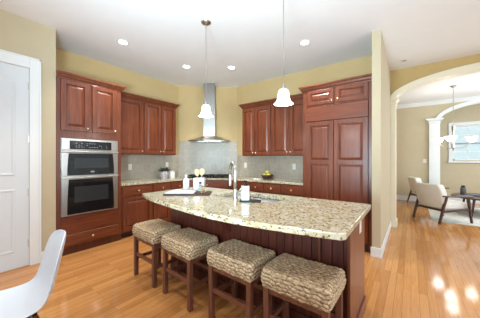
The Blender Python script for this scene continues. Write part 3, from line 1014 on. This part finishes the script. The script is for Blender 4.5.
# ------------------------------------------------------------------ stools
def seat_mesh():
    """woven saddle seat: a soft block whose surface is laid out in rope rows"""
    L, D, T = 0.470, 0.355, 0.125
    bm = bmesh.new()
    nu, nv = 112, 84
    # cube-sphere style: build 5 faces (top + four sides) as one wrapped grid, plus a flat bottom
    s = 26   # rows down each side
    lay = bm.verts.layers.float.new('groove')
    grid = {}
    r = 0.035

    def pos(i, j):
        # i in 0..nu, j in 0..nv with s rows of overlap folded down each side
        a = (i / nu - 0.5) * (L + 2 * T)
        b = (j / nv - 0.5) * (D + 2 * T)
        x, dx = (a, 0) if abs(a) <= L / 2 else (math.copysign(L / 2, a), abs(a) - L / 2)
        y, dy = (b, 0) if abs(b) <= D / 2 else (math.copysign(D / 2, b), abs(b) - D / 2)
        return x, y, dx, dy
    V = {}

    def add(key, co, n, g):
        if key in V:
            return V[key]
        v = bm.verts.new(Vector(co) + Vector(n) * g[0])
        v[lay] = g[1]
        V[key] = v
        return v

    def rope(c, d, pc, pd):
        """c runs across the rows, d along them"""
        c += 0.004 * math.sin(d * 37.0) + 0.003 * math.sin(d * 83.0 + c * 40)
        k = math.floor(c / pc)
        d += 0.011 * math.sin(k * 12.9898) + 0.006 * math.sin(d * 51.0 + k * 2.1)
        f = c / pc - k
        row = abs(math.sin(PI * f))
        tw = abs(math.sin(PI * (d / pd + (0.5 if k % 2 else 0) + 0.35 * (f - 0.5) * (1 if k % 2 else -1))))
        h = 0.010 * row ** 0.6 * (0.35 + 0.65 * tw ** 0.5)
        g = max(0.0, 1 - row * 2.0) * 0.9 + max(0.0, 1 - tw * 2.6) * 0.6
        return h - 0.006, min(0.95, g)

    def squash(x, y, z):
        # rounded vertical corners and top edges
        hx, hy = L / 2, D / 2
        qx, qy = abs(x) - (hx - r), abs(y) - (hy - r)
        if qx > 0 and qy > 0:
            l = math.hypot(qx, qy)
            if l > 1e-9:
                m = max(qx, qy)
                x = math.copysign(hx - r + qx * m / l, x)
                y = math.copysign(hy - r + qy * m / l, y)
        return x, y, z

    NT, ND = 90, 70
    NS = 26

    def top(i, j):
        x, y = (i / NT - 0.5) * L, (j / ND - 0.5) * D
        e = max(abs(x) / (L / 2), abs(y) / (D / 2))
        z = T + 0.016 * (x / (L / 2)) ** 2 * (1 - (abs(y) / (D / 2)) ** 3) - 0.004
        ed = max(0, (e - 0.86) / 0.14)
        z -= 0.022 * ed ** 2
        g = rope(y, x, 0.0296, 0.046)
        X, Y, Z = squash(x, y, z)
        return (X, Y, Z), g
    for i in range(NT):
        for j in range(ND):
            q = []
            for a, b in ((i, j), (i + 1, j), (i + 1, j + 1), (i, j + 1)):
                p, g = top(a, b)
                edge = a in (0, NT) or b in (0, ND)
                q.append(add(('t', a, b), p, (0, 0, 1), (0, g[1]) if edge else g))
            bm.faces.new(q)

    per = [(i, 0) for i in range(NT)] + [(NT, j) for j in range(ND)] + [(NT - i, ND) for i in range(NT)] + [(0, ND - j) for j in range(ND)]
    n = len(per)
    acc = 0.0
    prev = None
    lens = []
    for a, b in per:
        x, y = (a / NT - 0.5) * L, (b / ND - 0.5) * D
        if prev:
            acc += math.hypot(x - prev[0], y - prev[1])
        lens.append(acc)
        prev = (x, y)
    for k in range(n):
        for m in range(NS):
            q = []
            for kk, mm in ((k, m), (k, m + 1), ((k + 1) % n, m + 1), ((k + 1) % n, m)):
                a, b = per[kk]
                if mm == 0:
                    q.append(V[('t', a, b)])
                    continue
                (x, y, zt), _g = top(a, b)
                f = mm / NS
                z = zt * (1 - f)
                bul = 0.010 * math.sin(PI * min(1, f * 1.1))
                g = rope(f * 0.118, lens[kk], 0.0295, 0.044)
                cx_, cy_ = (a / NT - 0.5) * 2, (b / ND - 0.5) * 2
                nx_ = cx_ if abs(cx_) > 0.98 else 0
                ny_ = cy_ if abs(cy_) > 0.98 else 0
                nn = Vector((nx_, ny_, 0)).normalized()
                bulged = Vector((x, y, z)) + nn * (bul - 0.006)
                q.append(add(('s', a, b, mm), bulged, nn, g))
            bm.faces.new(q)
    bot = [V[('s', a, b, NS)] for a, b in per]
    bm.faces.new(bot[::-1])
    bmesh.ops.recalc_face_normals(bm, faces=bm.faces)
    me = bpy.data.meshes.new('seat')
    bm.to_mesh(me)
    bm.free()
    for p in me.polygons:
        p.use_smooth = True
    me.materials.append(M['weave'])
    return me


SH = 0.575
st0 = thing('counter_stool', '', 'stool', (0, 0, 0), 0, 'woven seat stools along the island')
so = bpy.data.objects.new('seat', seat_mesh())
C.objects.link(so)
so.parent = st0
so.location = (0, 0, SH - 0.125)
lx, ly, ls = 0.198, 0.142, 0.040
zt = SH - 0.118
for sx in (-1, 1):
    for sy in (-1, 1):
        MB().box(sx * lx - ls / 2, sx * lx + ls / 2, sy * ly - ls / 2, sy * ly + ls / 2, 0.0, zt).build('leg', M['stool_wood'], st0, bevel=0.003)
for sy in (-1, 1):
    MB().box(-lx + ls / 2, lx - ls / 2, sy * ly - 0.010, sy * ly + 0.010, 0.225, 0.262).build('stretcher', M['stool_wood'], st0, bevel=0.002)
    MB().box(-lx + ls / 2, lx - ls / 2, sy * ly - 0.010, sy * ly + 0.010, zt - 0.05, zt).build('apron', M['stool_wood'], st0, bevel=0.002)
for sx in (-1, 1):
    MB().box(sx * lx - 0.010, sx * lx + 0.010, -ly + ls / 2, ly - ls / 2, 0.180, 0.216).build('stretcher', M['stool_wood'], st0, bevel=0.002)
    MB().box(sx * lx - 0.010, sx * lx + 0.010, -ly + ls / 2, ly - ls / 2, zt - 0.05, zt).build('apron', M['stool_wood'], st0, bevel=0.002)
spots = [(-2.305, 1.50, -3, 'woven seat stool nearest the oven, at the narrow tip of the island'),
         (-1.725, 1.48, -4, 'woven seat stool second from the oven tower along the island'),
         (-1.115, 1.50, -3, 'woven seat stool third from the oven tower along the island'),
         (-0.590, 1.50, -1, 'woven seat stool nearest the island end panel, largest in view')]
for i, (x, y, a, lb) in enumerate(spots):
    if i == 0:
        st0.location, st0.rotation_euler = (x, y, 0), (0, 0, R(a))
        st0['label'] = lb
    else:
        dup(st0, (x, y, 0), R(a), lb)

# ------------------------------------------------------------------ things on the island
BA = R(38)
BD, BS = Vector((math.cos(BA), math.sin(BA), 0)), Vector((-math.sin(BA), math.cos(BA), 0))
BC = Vector((-2.075, 1.765, 0.9145))
o = MB().prism(rrect(-0.255, 0.255, -0.14, 0.14, 0.012), 0, 0.012).build('serving_board', M['board'], bevel=0.003)
o.location, o.rotation_euler = BC, (0, 0, BA)
tag(o, 'dark wooden serving board under the open book and brass ornament', 'board')
BZ = 0.0122
t = thing('open_book', 'open book with white pages and dark cover lying on the wooden board', 'book', tuple(BC - BD * 0.085 - BS * 0.01 + Vector((0, 0, BZ))), BA)
MB().box(-0.172, 0.172, -0.128, 0.120, 0, 0.007).build('cover', M['book_cover'], t, bevel=0.002)
for sgn in (-1, 1):
    rings = []
    for i in range(13):
        f = i / 12
        x = sgn * 0.160 * f
        h = 0.004 + 0.020 * math.sin(PI * min(1, f * 0.85 + 0.12)) ** 0.8 * (1 - 0.6 * f)
        if sgn > 0:
            h *= 0.7
        rings.append([(x, -0.108, 0.006), (x, 0.108, 0.006), (x, 0.108, 0.006 + h), (x, -0.108, 0.006 + h)])
    MB().loft(rings).build('pages', M['page'], t)
# crock with spoons
t = thing('utensil_crock', 'square white crock holding two wooden spoons on the island', 'crock', (-2.235, 2.085, 0.9145), R(37))
hw = 0.072
mb = MB()
mb.prism(rrect(-hw, hw, -hw, hw, 0.018), 0, 0.156, [rrect(-hw + 0.008, hw - 0.008, -hw + 0.008, hw - 0.008, 0.012)])
mb.build('jar', M['ceramic'], t, bevel=0.002)
MB().prism(rrect(-hw + 0.002, hw - 0.002, -hw + 0.002, hw - 0.002, 0.016), 0.001, 0.01).build('bottom', M['ceramic'], t)
for k, (bx, by, tx, ty, tz, lb) in enumerate(((-0.02, 0.0, -0.036, 0.012, 0.215, 'pale wooden spoon leaning towards the oven side of the crock'),
                                              (0.018, 0.01, 0.034, -0.008, 0.225, 'pale wooden spoon leaning towards the cooktop side of the crock'))):
    a = R(37)
    ca, sa = math.cos(a), math.sin(a)
    s_ = thing('wooden_spoon', lb, 'spoon', (-2.235 + bx * ca - by * sa, 2.085 + bx * sa + by * ca, 0.926), a, 'wooden spoons in the crock')
    dx_, dy_ = tx - bx, ty - by
    MB().tube([(0, 0, 0), (dx_ * 0.8, dy_ * 0.8, tz * 0.8)], 0.006, 8).build('handle', M['spoon'], s_, smooth='auto')
    mb = MB()
    mb.lathe([(0, -0.052), (0.018, -0.044), (0.032, -0.020), (0.037, 0.006), (0.031, 0.030), (0.016, 0.043), (0, 0.047)], 18, (0, 0, 0), 1, 0.3)
    hd = mb.build('bowl', M['spoon'], s_, smooth=True)
    hd.location = (dx_, dy_, tz)
    hd.rotation_euler = (0, R(10 if k else -10), 0)
# white pump bottle by the crock
t = thing('lotion_bottle', 'white round bottle standing beside the square white crock', 'bottle', (-2.335, 1.945, 0.9145))
MB().lathe([(0, 0), (0.038, 0), (0.041, 0.006), (0.041, 0.125), (0.034, 0.148), (0.016, 0.160), (0.014, 0.172), (0, 0.172)], 24).build('body', M['ceramic'], t, smooth='auto')
MB().lathe([(0, 0.172), (0.018, 0.172), (0.018, 0.196), (0.012, 0.202), (0, 0.202)], 18).build('cap', M['ceramic'], t, smooth='auto')
# little glass bottle and brass ornament on the board / book
t = thing('glass_bottle', 'tiny clear bottle with dark stopper in front of the white crock', 'bottle', tuple(BC + BD * 0.10 + BS * 0.225))
MB().lathe([(0, 0), (0.026, 0), (0.030, 0.008), (0.030, 0.05), (0.022, 0.068), (0.010, 0.078), (0.010, 0.092), (0, 0.092)], 20).build('body', M['glass'], t, smooth='auto')
MB().lathe([(0, 0.092), (0.013, 0.092), (0.015, 0.118), (0, 0.120)], 14).build('stopper', M['book_cover'], t, smooth='auto')
t = thing('brass_ornament', 'looped brass wire ornament on the dark serving board', 'ornament', tuple(BC + BD * 0.165 + BS * 0.05 + Vector((0, 0, BZ))), R(128))
MB().lathe([(0, 0), (0.07, 0), (0.07, 0.006), (0, 0.006)], 24, sy=0.6).build('base', M['brass'], t)
for k, (cx_, rr, an) in enumerate(((-0.035, 0.036, 20), (0.015, 0.030, -30), (0.05, 0.022, 35))):
    pts = [(cx_ + rr * math.cos(2 * PI * i / 24) * math.cos(R(an)), rr * math.cos(2 * PI * i / 24) * math.sin(R(an)), 0.006 + rr + rr * math.sin(2 * PI * i / 24)) for i in range(25)]
    MB().tube(pts, 0.0045, 8, cap=False).build('ring', M['brass'], t, smooth=True)
# soap tray and bottle
o = MB().prism(rrect(-0.10, 0.10, -0.055, 0.055, 0.012), 0, 0.012).build('soap_tray', M['iron'], bevel=0.003)
o.location, o.rotation_euler = (-1.225, 1.795, 0.9145), (0, 0, R(28))
tag(o, 'small black tray under the soap bottle by the sink', 'tray')
t = thing('soap_bottle', 'white square soap bottle with black pump on the black tray', 'bottle', (-1.275, 1.785, 0.927), R(37))
MB().prism(rrect(-0.037, 0.037, -0.026, 0.026, 0.008), 0, 0.135).build('body', M['ceramic'], t, bevel=0.004)
MB().lathe([(0, 0.135), (0.019, 0.135), (0.019, 0.152), (0.010, 0.155), (0.008, 0.17), (0.016, 0.172), (0.016, 0.184), (0, 0.185)], 16).build('pump', M['black'], t, smooth='auto')

# ------------------------------------------------------------------ things on the wall counters
t = thing('potted_plant', 'small leafy plant in a mottled grey pot on the oven wall counter', 'plant', (-4.13, 2.86, 0.9145))
MB().lathe([(0, 0), (0.062, 0), (0.085, 0.04), (0.095, 0.10), (0.088, 0.150), (0.078, 0.150), (0.075, 0.13), (0, 0.13)], 24).build('pot', M['pot'], t, smooth='auto')
mb = MB()
random.seed(11)
for k in range(70):
    a, el = random.uniform(0, 2 * PI), random.uniform(0.1, 1.3)
    rr = random.uniform(0.05, 0.12)
    b = Vector((math.cos(a) * 0.04, math.sin(a) * 0.04, 0.14))
    d = Vector((math.cos(a) * math.cos(el), math.sin(a) * math.cos(el), math.sin(el)))
    e = b + d * rr
    sd = d.cross(Vector((0, 0, 1))).normalized() * 0.016
    m = b.lerp(e, 0.6) + Vector((0, 0, 0.008))
    v = [mb.bm.verts.new(p_) for p_ in (b, m + sd, e, m - sd)]
    mb.bm.faces.new((v[0], v[1], v[2]))
    mb.bm.faces.new((v[0], v[2], v[3]))
mb.build('leaves', M['leaf'], t, recalc=False)
t = thing('canister', 'small cream canister next to the potted plant', 'canister', (-4.10, 3.035, 0.9145))
MB().lathe([(0, 0), (0.056, 0), (0.060, 0.006), (0.060, 0.112), (0.055, 0.118), (0, 0.118)], 24).build('body', M['outlet'], t, smooth='auto')
MB().lathe([(0.058, 0.118), (0.058, 0.130), (0.045, 0.136), (0.012, 0.137), (0.012, 0.150), (0, 0.152)], 24).build('lid', M['outlet'], t, smooth='auto')

t = thing('fruit_bowl', 'dark plum bowl of lemons on the counter beside the fridge', 'bowl', (-2.335, 4.03, 0.9145))
MB().lathe([(0, 0), (0.075, 0), (0.085, 0.008), (0.118, 0.045), (0.132, 0.085), (0.126, 0.087), (0.112, 0.05), (0.08, 0.016), (0, 0.012)], 32).build('shell', M['bowl'], t, smooth='auto')
lem = [(-0.055, -0.03, 0.083, 'lemon at the front of the bowl, towards the cooktop'), (0.05, -0.045, 0.083, 'lemon at the front of the bowl, towards the fridge'),
       (0.0, 0.055, 0.083, 'lemon at the back of the bowl, towards the tile'), (0.005, -0.002, 0.142, 'topmost lemon crowning the fruit bowl')]
l0 = None
for k, (a, b, c, lb) in enumerate(lem):
    if l0 is None:
        l0 = MB().lathe([(0, -0.052), (0.008, -0.047), (0.024, -0.036), (0.036, -0.012), (0.036, 0.012), (0.024, 0.036), (0.009, 0.046), (0, 0.053)], 18).build('lemon', M['lemon'], smooth=True)
        lo = l0
    else:
        lo = l0.copy()
        C.objects.link(lo)
    lo.location = (-2.335 + a, 4.03 + b, 0.9145 + c - 0.01)
    lo.rotation_euler = (R(90), R(20 * k), R(35 + 60 * k))
    tag(lo, lb, 'lemon', 'lemons in the fruit bowl')
o = MB().box(-0.07, 0.07, -0.035, 0.035, 0, 0.012).build('folded_napkin', M['napkin'], bevel=0.004)
o.location = (-2.47, 3.86, 0.9145)
tag(o, 'small folded white cloth lying in front of the fruit bowl', 'napkin')
o = MB().prism(rrect(-0.15, 0.15, -0.10, 0.10, 0.015), 0, 0.008).build('glass_cutting_board', M['glass'], bevel=0.002)
o.location = (-1.70, 3.93, 0.9145)
tag(o, 'clear glass cutting board lying flat near the fridge panel', 'cutting board')


def outlet(loc, rz, label):
    t = thing('wall_outlet', label, 'outlet', loc, rz, 'electrical outlets')
    MB().box(-0.036, 0.036, -0.006, 0, -0.058, 0.058).build('cover_plate', M['outlet'], t, bevel=0.002)
    for z in (-0.02, 0.02):
        s_ = MB().lathe([(0, 0), (0.016, 0), (0.016, 0.003), (0, 0.003)], 16).build('socket', M['outlet'], t)
        s_.location, s_.rotation_euler = (0, -0.006, z), (R(90), 0, 0)
    return t


outlet((XW + 0.009, 2.278, 1.163), PI / 2, 'ivory outlet on the tile below the single door wall cabinet')
outlet((XW + 0.009, 3.125, 1.19), PI / 2, 'ivory outlet on the tile above the potted plant')
outlet((-3.09, YN - 0.009, 1.175), 0, 'ivory outlet on the tile between range hood and fruit bowl')
outlet((-1.888, YN - 0.009, 1.165), 0, 'ivory outlet on the tile near the tall fridge panel')
outlet((ix1 + 0.001, 2.08, 0.775), PI / 2, 'ivory outlet on the red end panel of the island')


t = thing('light_switch', 'white light switch on the far wall next to the white pilaster', 'switch', (0.34, 8.999, 1.26))
MB().box(-0.04, 0.04, -0.006, 0, -0.06, 0.06).build('cover_plate', M['outlet'], t, bevel=0.002)
MB().box(-0.008, 0.008, -0.012, -0.006, -0.016, 0.016).build('toggle', M['outlet'], t)


# ------------------------------------------------------------------ lamps
def point(name, loc, power, col, size, par):
    l = bpy.data.lights.new(name, 'POINT')
    l.energy, l.color, l.shadow_soft_size = power, col, size
    o = bpy.data.objects.new(name, l)
    C.objects.link(o)
    o.location = loc
    o.parent = par
    return o


def spot(name, loc, power, col, ang, par):
    l = bpy.data.lights.new(name, 'SPOT')
    l.energy, l.color, l.shadow_soft_size = power, col, 0.06
    l.spot_size, l.spot_blend = R(ang), 0.7
    o = bpy.data.objects.new(name, l)
    C.objects.link(o)
    o.location = loc
    o.parent = par
    return o


WARM = (1.0, 0.96, 0.91)


def pendant(x, y, label):
    t = thing('pendant_light', label, 'pendant lamp', (x, y, 0), 0, 'pendant lamps over the island')
    MB().lathe([(0, H - 0.034), (0.018, H - 0.034), (0.03, H - 0.028), (0.058, H - 0.012), (0.064, H - 0.001), (0, H - 0.001)], 28).build('canopy', M['nickel'], t, smooth='auto')
    MB().tube([(0, 0, 2.05), (0, 0, H - 0.03)], 0.0055, 10).build('stem', M['nickel'], t, smooth='auto')
    MB().lathe([(0, 2.06), (0.010, 2.06), (0.018, 2.04), (0.022, 2.006), (0.0, 2.006)], 20).build('socket_cap', M['nickel'], t, smooth='auto')
    pr_ = [(0.028, 2.032), (0.045, 2.022), (0.058, 2.0), (0.064, 1.96), (0.070, 1.92), (0.084, 1.885), (0.108, 1.862),
           (0.104, 1.860), (0.080, 1.880), (0.066, 1.918), (0.060, 1.96), (0.054, 1.998), (0.042, 2.018), (0.028, 2.028)]
    s_ = MB().lathe([(r_ * 0.89, 1.862 + (z_ - 1.862) * 0.86) for r_, z_ in pr_], 32).build('shade', M['shade'], t, smooth='auto')
    point('bulb_light', (0, 0, 1.83), 5, WARM, 0.05, t)
    return t


pendant(-2.077, 2.049, 'nickel pendant with bell glass shade hanging before the range hood')
pendant(-1.003, 2.049, 'nickel pendant with bell glass shade hanging before the fridge side cabinets')
dl = [(-3.405, 1.654, 'lit recessed ceiling light before the oven tower'), (-3.357, 2.805, 'lit recessed ceiling light before the oven side wall cabinets'),
      (-2.713, 3.346, 'lit recessed ceiling light before the range hood corner'), (-1.264, 3.279, 'lit recessed ceiling light before the fridge')]
for x, y, lb in dl:
    t = thing('recessed_light', lb, 'ceiling light', (x, y, 0), 0, 'recessed kitchen ceiling lights')
    MB().lathe([(0.060, H - 0.001), (0.062, H - 0.006), (0.082, H - 0.007), (0.088, H - 0.001)], 32).build('trim_ring', M['trim'], t, smooth='auto')
    MB().lathe([(0, H - 0.004), (0.061, H - 0.004), (0.061, H - 0.001)], 28).build('lens', M['lamp'], t)
    spot('can_light', (0, 0, H - 0.03), 58, WARM, 110, t)
t = thing('ceiling_fixture', 'small round ceiling fixture with dark slot in front of the big arch', 'ceiling fixture', (-0.09, 4.89, 0))
MB().lathe([(0, H - 0.018), (0.03, H - 0.018), (0.055, H - 0.008), (0.075, H - 0.001)], 28).build('cover', M['trim'], t, smooth='auto')
MB().lathe([(0, H - 0.024), (0.034, H - 0.022), (0.034, H - 0.014), (0, H - 0.014)], 24).build('dark_slot', M['nickel'], t)

# chandelier in the dining room
t = thing('chandelier', 'nickel chandelier with lit glass bowls in the dining room', 'chandelier', (0.80, 7.33, 0), R(37))
MB().lathe([(0, H - 0.05), (0.02, H - 0.05), (0.05, H - 0.02), (0.065, H - 0.001), (0, H - 0.001)], 24).build('canopy', M['nickel'], t, smooth='auto')
MB().tube([(0, 0, 2.10), (0, 0, H - 0.04)], 0.007, 10).build('stem', M['nickel'], t)
MB().lathe([(0, 1.52), (0.012, 1.525), (0.02, 1.56), (0.03, 1.60), (0.022, 1.66), (0.018, 1.95), (0.035, 2.05), (0.03, 2.10), (0, 2.11)], 20).build('column', M['nickel'], t, smooth='auto')
for k in range(3):
    a = R(-20 + 120 * k)
    rx = 0.34
    pts = [(math.cos(a) * rx * f, math.sin(a) * rx * f, 1.60 - 0.05 * math.sin(PI * f) + 0.12 * f ** 2) for f in (0.06, 0.25, 0.5, 0.75, 0.9, 1.0)]
    arm = MB().tube(pts, 0.008, 8).build('arm', M['nickel'], t, smooth='auto')
    bw = MB().lathe([(0.02, 1.715), (0.045, 1.722), (0.072, 1.752), (0.090, 1.80), (0.112, 1.832), (0.105, 1.830), (0.083, 1.80), (0.066, 1.76), (0.04, 1.735), (0, 1.73)], 28,
                    (math.cos(a) * rx, math.sin(a) * rx, 0)).build('glass_bowl', M['bowl_glow'], arm, smooth='auto')
point('chandelier_light', (0, 0, 2.2), 5, (1.0, 0.93, 0.82), 0.1, t)

# ------------------------------------------------------------------ white shell chair at the breakfast side
t = thing('shell_chair', 'white moulded plastic shell chair with dark legs near the pantry door', 'chair', (-1.865, 0.235, 0), R(264))
# local +x is forward
prof = [(0.235, 0.410, 0.165), (0.225, 0.432, 0.200), (0.18, 0.446, 0.222), (0.09, 0.440, 0.232), (0.0, 0.432, 0.232), (-0.09, 0.434, 0.226), (-0.15, 0.452, 0.220), (-0.188, 0.49, 0.215),
        (-0.210, 0.545, 0.212), (-0.226, 0.61, 0.210), (-0.242, 0.68, 0.204), (-0.256, 0.745, 0.192), (-0.268, 0.795, 0.165), (-0.274, 0.822, 0.125), (-0.277, 0.836, 0.075), (-0.278, 0.842, 0.02)]
mb = MB()
g = []
for i, (x, z, hwid) in enumerate(prof):
    row = []
    a = prof[max(0, i - 1)]
    b = prof[min(len(prof) - 1, i + 1)]
    tx, tz = b[0] - a[0], b[1] - a[1]
    ll = math.hypot(tx, tz)
    nx_, nz_ = tz / ll, -tx / ll          # towards the sitter
    for k in range(17):
        u = -1 + k / 8
        cup = 0.045 * abs(u) ** 2.6 * min(1, hwid / 0.2)
        row.append(mb.bm.verts.new((x + nx_ * cup, hwid * u, z + nz_ * cup)))
    g.append(row)
for a, b in zip(g, g[1:]):
    for k in range(16):
        mb.bm.faces.new((a[k], a[k + 1], b[k + 1], b[k]))
sh = mb.build('shell', M['white_plastic'], t, smooth=True)
m_ = sh.modifiers.new('thick', 'SOLIDIFY')
m_.thickness = 0.007
m_.offset = 0
m_ = sh.modifiers.new('sub', 'SUBSURF')
m_.levels = m_.render_levels = 2
MB().box(-0.13, 0.13, -0.10, 0.10, 0.404, 0.421).build('mount', M['black'], t, bevel=0.004)
for sx in (-1, 1):
    for sy in (-1, 1):
        MB().tube([(sx * 0.10, sy * 0.09, 0.41), (sx * 0.17, sy * 0.17, 0.20), (sx * 0.225, sy * 0.225, 0.0)], 0.012, 10, rs=[0.015, 0.013, 0.009]).build('leg', M['walnut'], t, smooth='auto')
    MB().tube([(sx * 0.12, 0.115, 0.35), (sx * 0.2, -0.2, 0.10)], 0.004, 8).tube([(sx * 0.12, -0.115, 0.35), (sx * 0.2, 0.2, 0.10)], 0.004, 8).build('wire_brace', M['black'], t)

# ------------------------------------------------------------------ dining / sitting room
rug = MB().prism(rrect(0.36, 3.2, 6.36, 8.75, 0.03), 0.0005, 0.0045).build('area_rug', M['rug'], bevel=0.001)
tag(rug, 'pale grey area rug under the armchair and coffee table', 'rug')


def armchair(loc, rz, label, lift=0.0):
    t = thing('armchair', label, 'armchair', loc, rz, 'wood framed armchairs')
    # local: +x forward, width along y
    w2 = 0.30
    MB().box(-0.26, 0.33, -0.265, 0.265, 0.27, 0.42).build('seat_cushion', M['fabric'], t, bevel=0.045, seg=4)
    rings = []
    for i in range(11):
        f = i / 10
        z = 0.30 + 0.49 * f
        xo = -0.27 - 0.13 * f
        hwid = 0.285 + 0.02 * math.sin(PI * f) - 0.03 * max(0, f - 0.8) * 5 * 0.5
        ring = []
        n = 14
        for k in range(n + 1):
            u = -1 + 2 * k / n
            ring.append((xo + 0.05 * u * u - 0.035, hwid * u, z))
        for k in range(n + 1):
            u = 1 - 2 * k / n
            ring.append((xo + 0.09 * u * u + 0.075, (hwid - 0.01) * u, z))
        rings.append(ring)
    MB().loft(rings).build('backrest', M['fabric'], t, smooth='auto', bevel=0.02)
    for s in (-1, 1):
        y = s * w2
        MB().bar((0.36, y, 0.0), (0.27, y, 0.53), 0.030, 0.036, (0, 1, 0), 0.040, 0.050).build('leg', M['walnut'], t, bevel=0.004)
        MB().bar((-0.38, y, 0.0), (-0.22, y, 0.55), 0.030, 0.036, (0, 1, 0), 0.040, 0.050).build('leg', M['walnut'], t, bevel=0.004)
        MB().bar((-0.31, y, 0.565), (0.0, y, 0.545), 0.055, 0.028).bar((0.0, y, 0.545), (0.37, y, 0.535), 0.055, 0.028, a1=0.07).build('armrest', M['walnut'], t, bevel=0.006)
        MB().bar((-0.29, y, 0.25), (0.33, y, 0.29), 0.024, 0.045).build('side_rail', M['walnut'], t, bevel=0.004)
    MB().box(-0.27, -0.235, -w2, w2, 0.24, 0.28).build('cross_rail', M['walnut'], t, bevel=0.004)
    MB().box(0.29, 0.325, -w2, w2, 0.24, 0.28).build('cross_rail', M['walnut'], t, bevel=0.004)
    return t


def place(c, lx_, ly_, a):
    return (c[0] - (lx_ * math.cos(a) - ly_ * math.sin(a)), c[1] - (lx_ * math.sin(a) + ly_ * math.cos(a)), 0.0065)


a1 = R(43)
armchair(place((0.46, 6.05), -0.38, -0.31, a1), a1, 'cream armchair with dark wood frame, nearer the kitchen')
a2 = R(18)
armchair((0.36, 8.38, 0.0065), a2, 'cream armchair with dark wood frame, by the far wall')

t = thing('coffee_table', 'round dark wood coffee table on the pale rug', 'table', (1.42, 7.72, 0.0065))
MB().lathe([(0, 0.395), (0.60, 0.395), (0.62, 0.405), (0.62, 0.425), (0.61, 0.435), (0, 0.435)], 48).build('tabletop', M['walnut'], t, smooth='auto')
for k in range(4):
    a = R(52 + 90 * k)
    MB().tube([(math.cos(a) * 0.42, math.sin(a) * 0.42, 0.396), (math.cos(a) * 0.50, math.sin(a) * 0.50, 0.0)], 0.02, 10, rs=[0.026, 0.016]).build('leg', M['walnut'], t, smooth='auto')
TT = 0.442
t = thing('flask', 'dark grey flask with black cap standing on the coffee table', 'flask', (1.02, 7.72, TT))
MB().lathe([(0, 0), (0.052, 0), (0.056, 0.008), (0.056, 0.16), (0.045, 0.19), (0, 0.19)], 24).build('body', M['flask'], t, smooth='auto')
MB().lathe([(0.036, 0.19), (0.036, 0.225), (0.03, 0.232), (0, 0.232)], 20).build('cap', M['black'], t, smooth='auto')
for k, (x, y, lb) in enumerate(((1.03, 7.47, 'slate blue plate on the coffee table, closest to the near armchair'), (1.28, 7.80, 'slate blue plate behind the flask on the coffee table'), (1.42, 7.45, 'slate blue plate on the coffee table edge facing the kitchen arch'))):
    o = MB().lathe([(0, 0), (0.07, 0), (0.12, 0.012), (0.13, 0.016), (0.12, 0.018), (0.07, 0.006), (0, 0.006)], 28).build('plate', M['blue_plate'], smooth='auto')
    o.location = (x, y, TT)
    tag(o, lb, 'plate', 'plates on the coffee table')
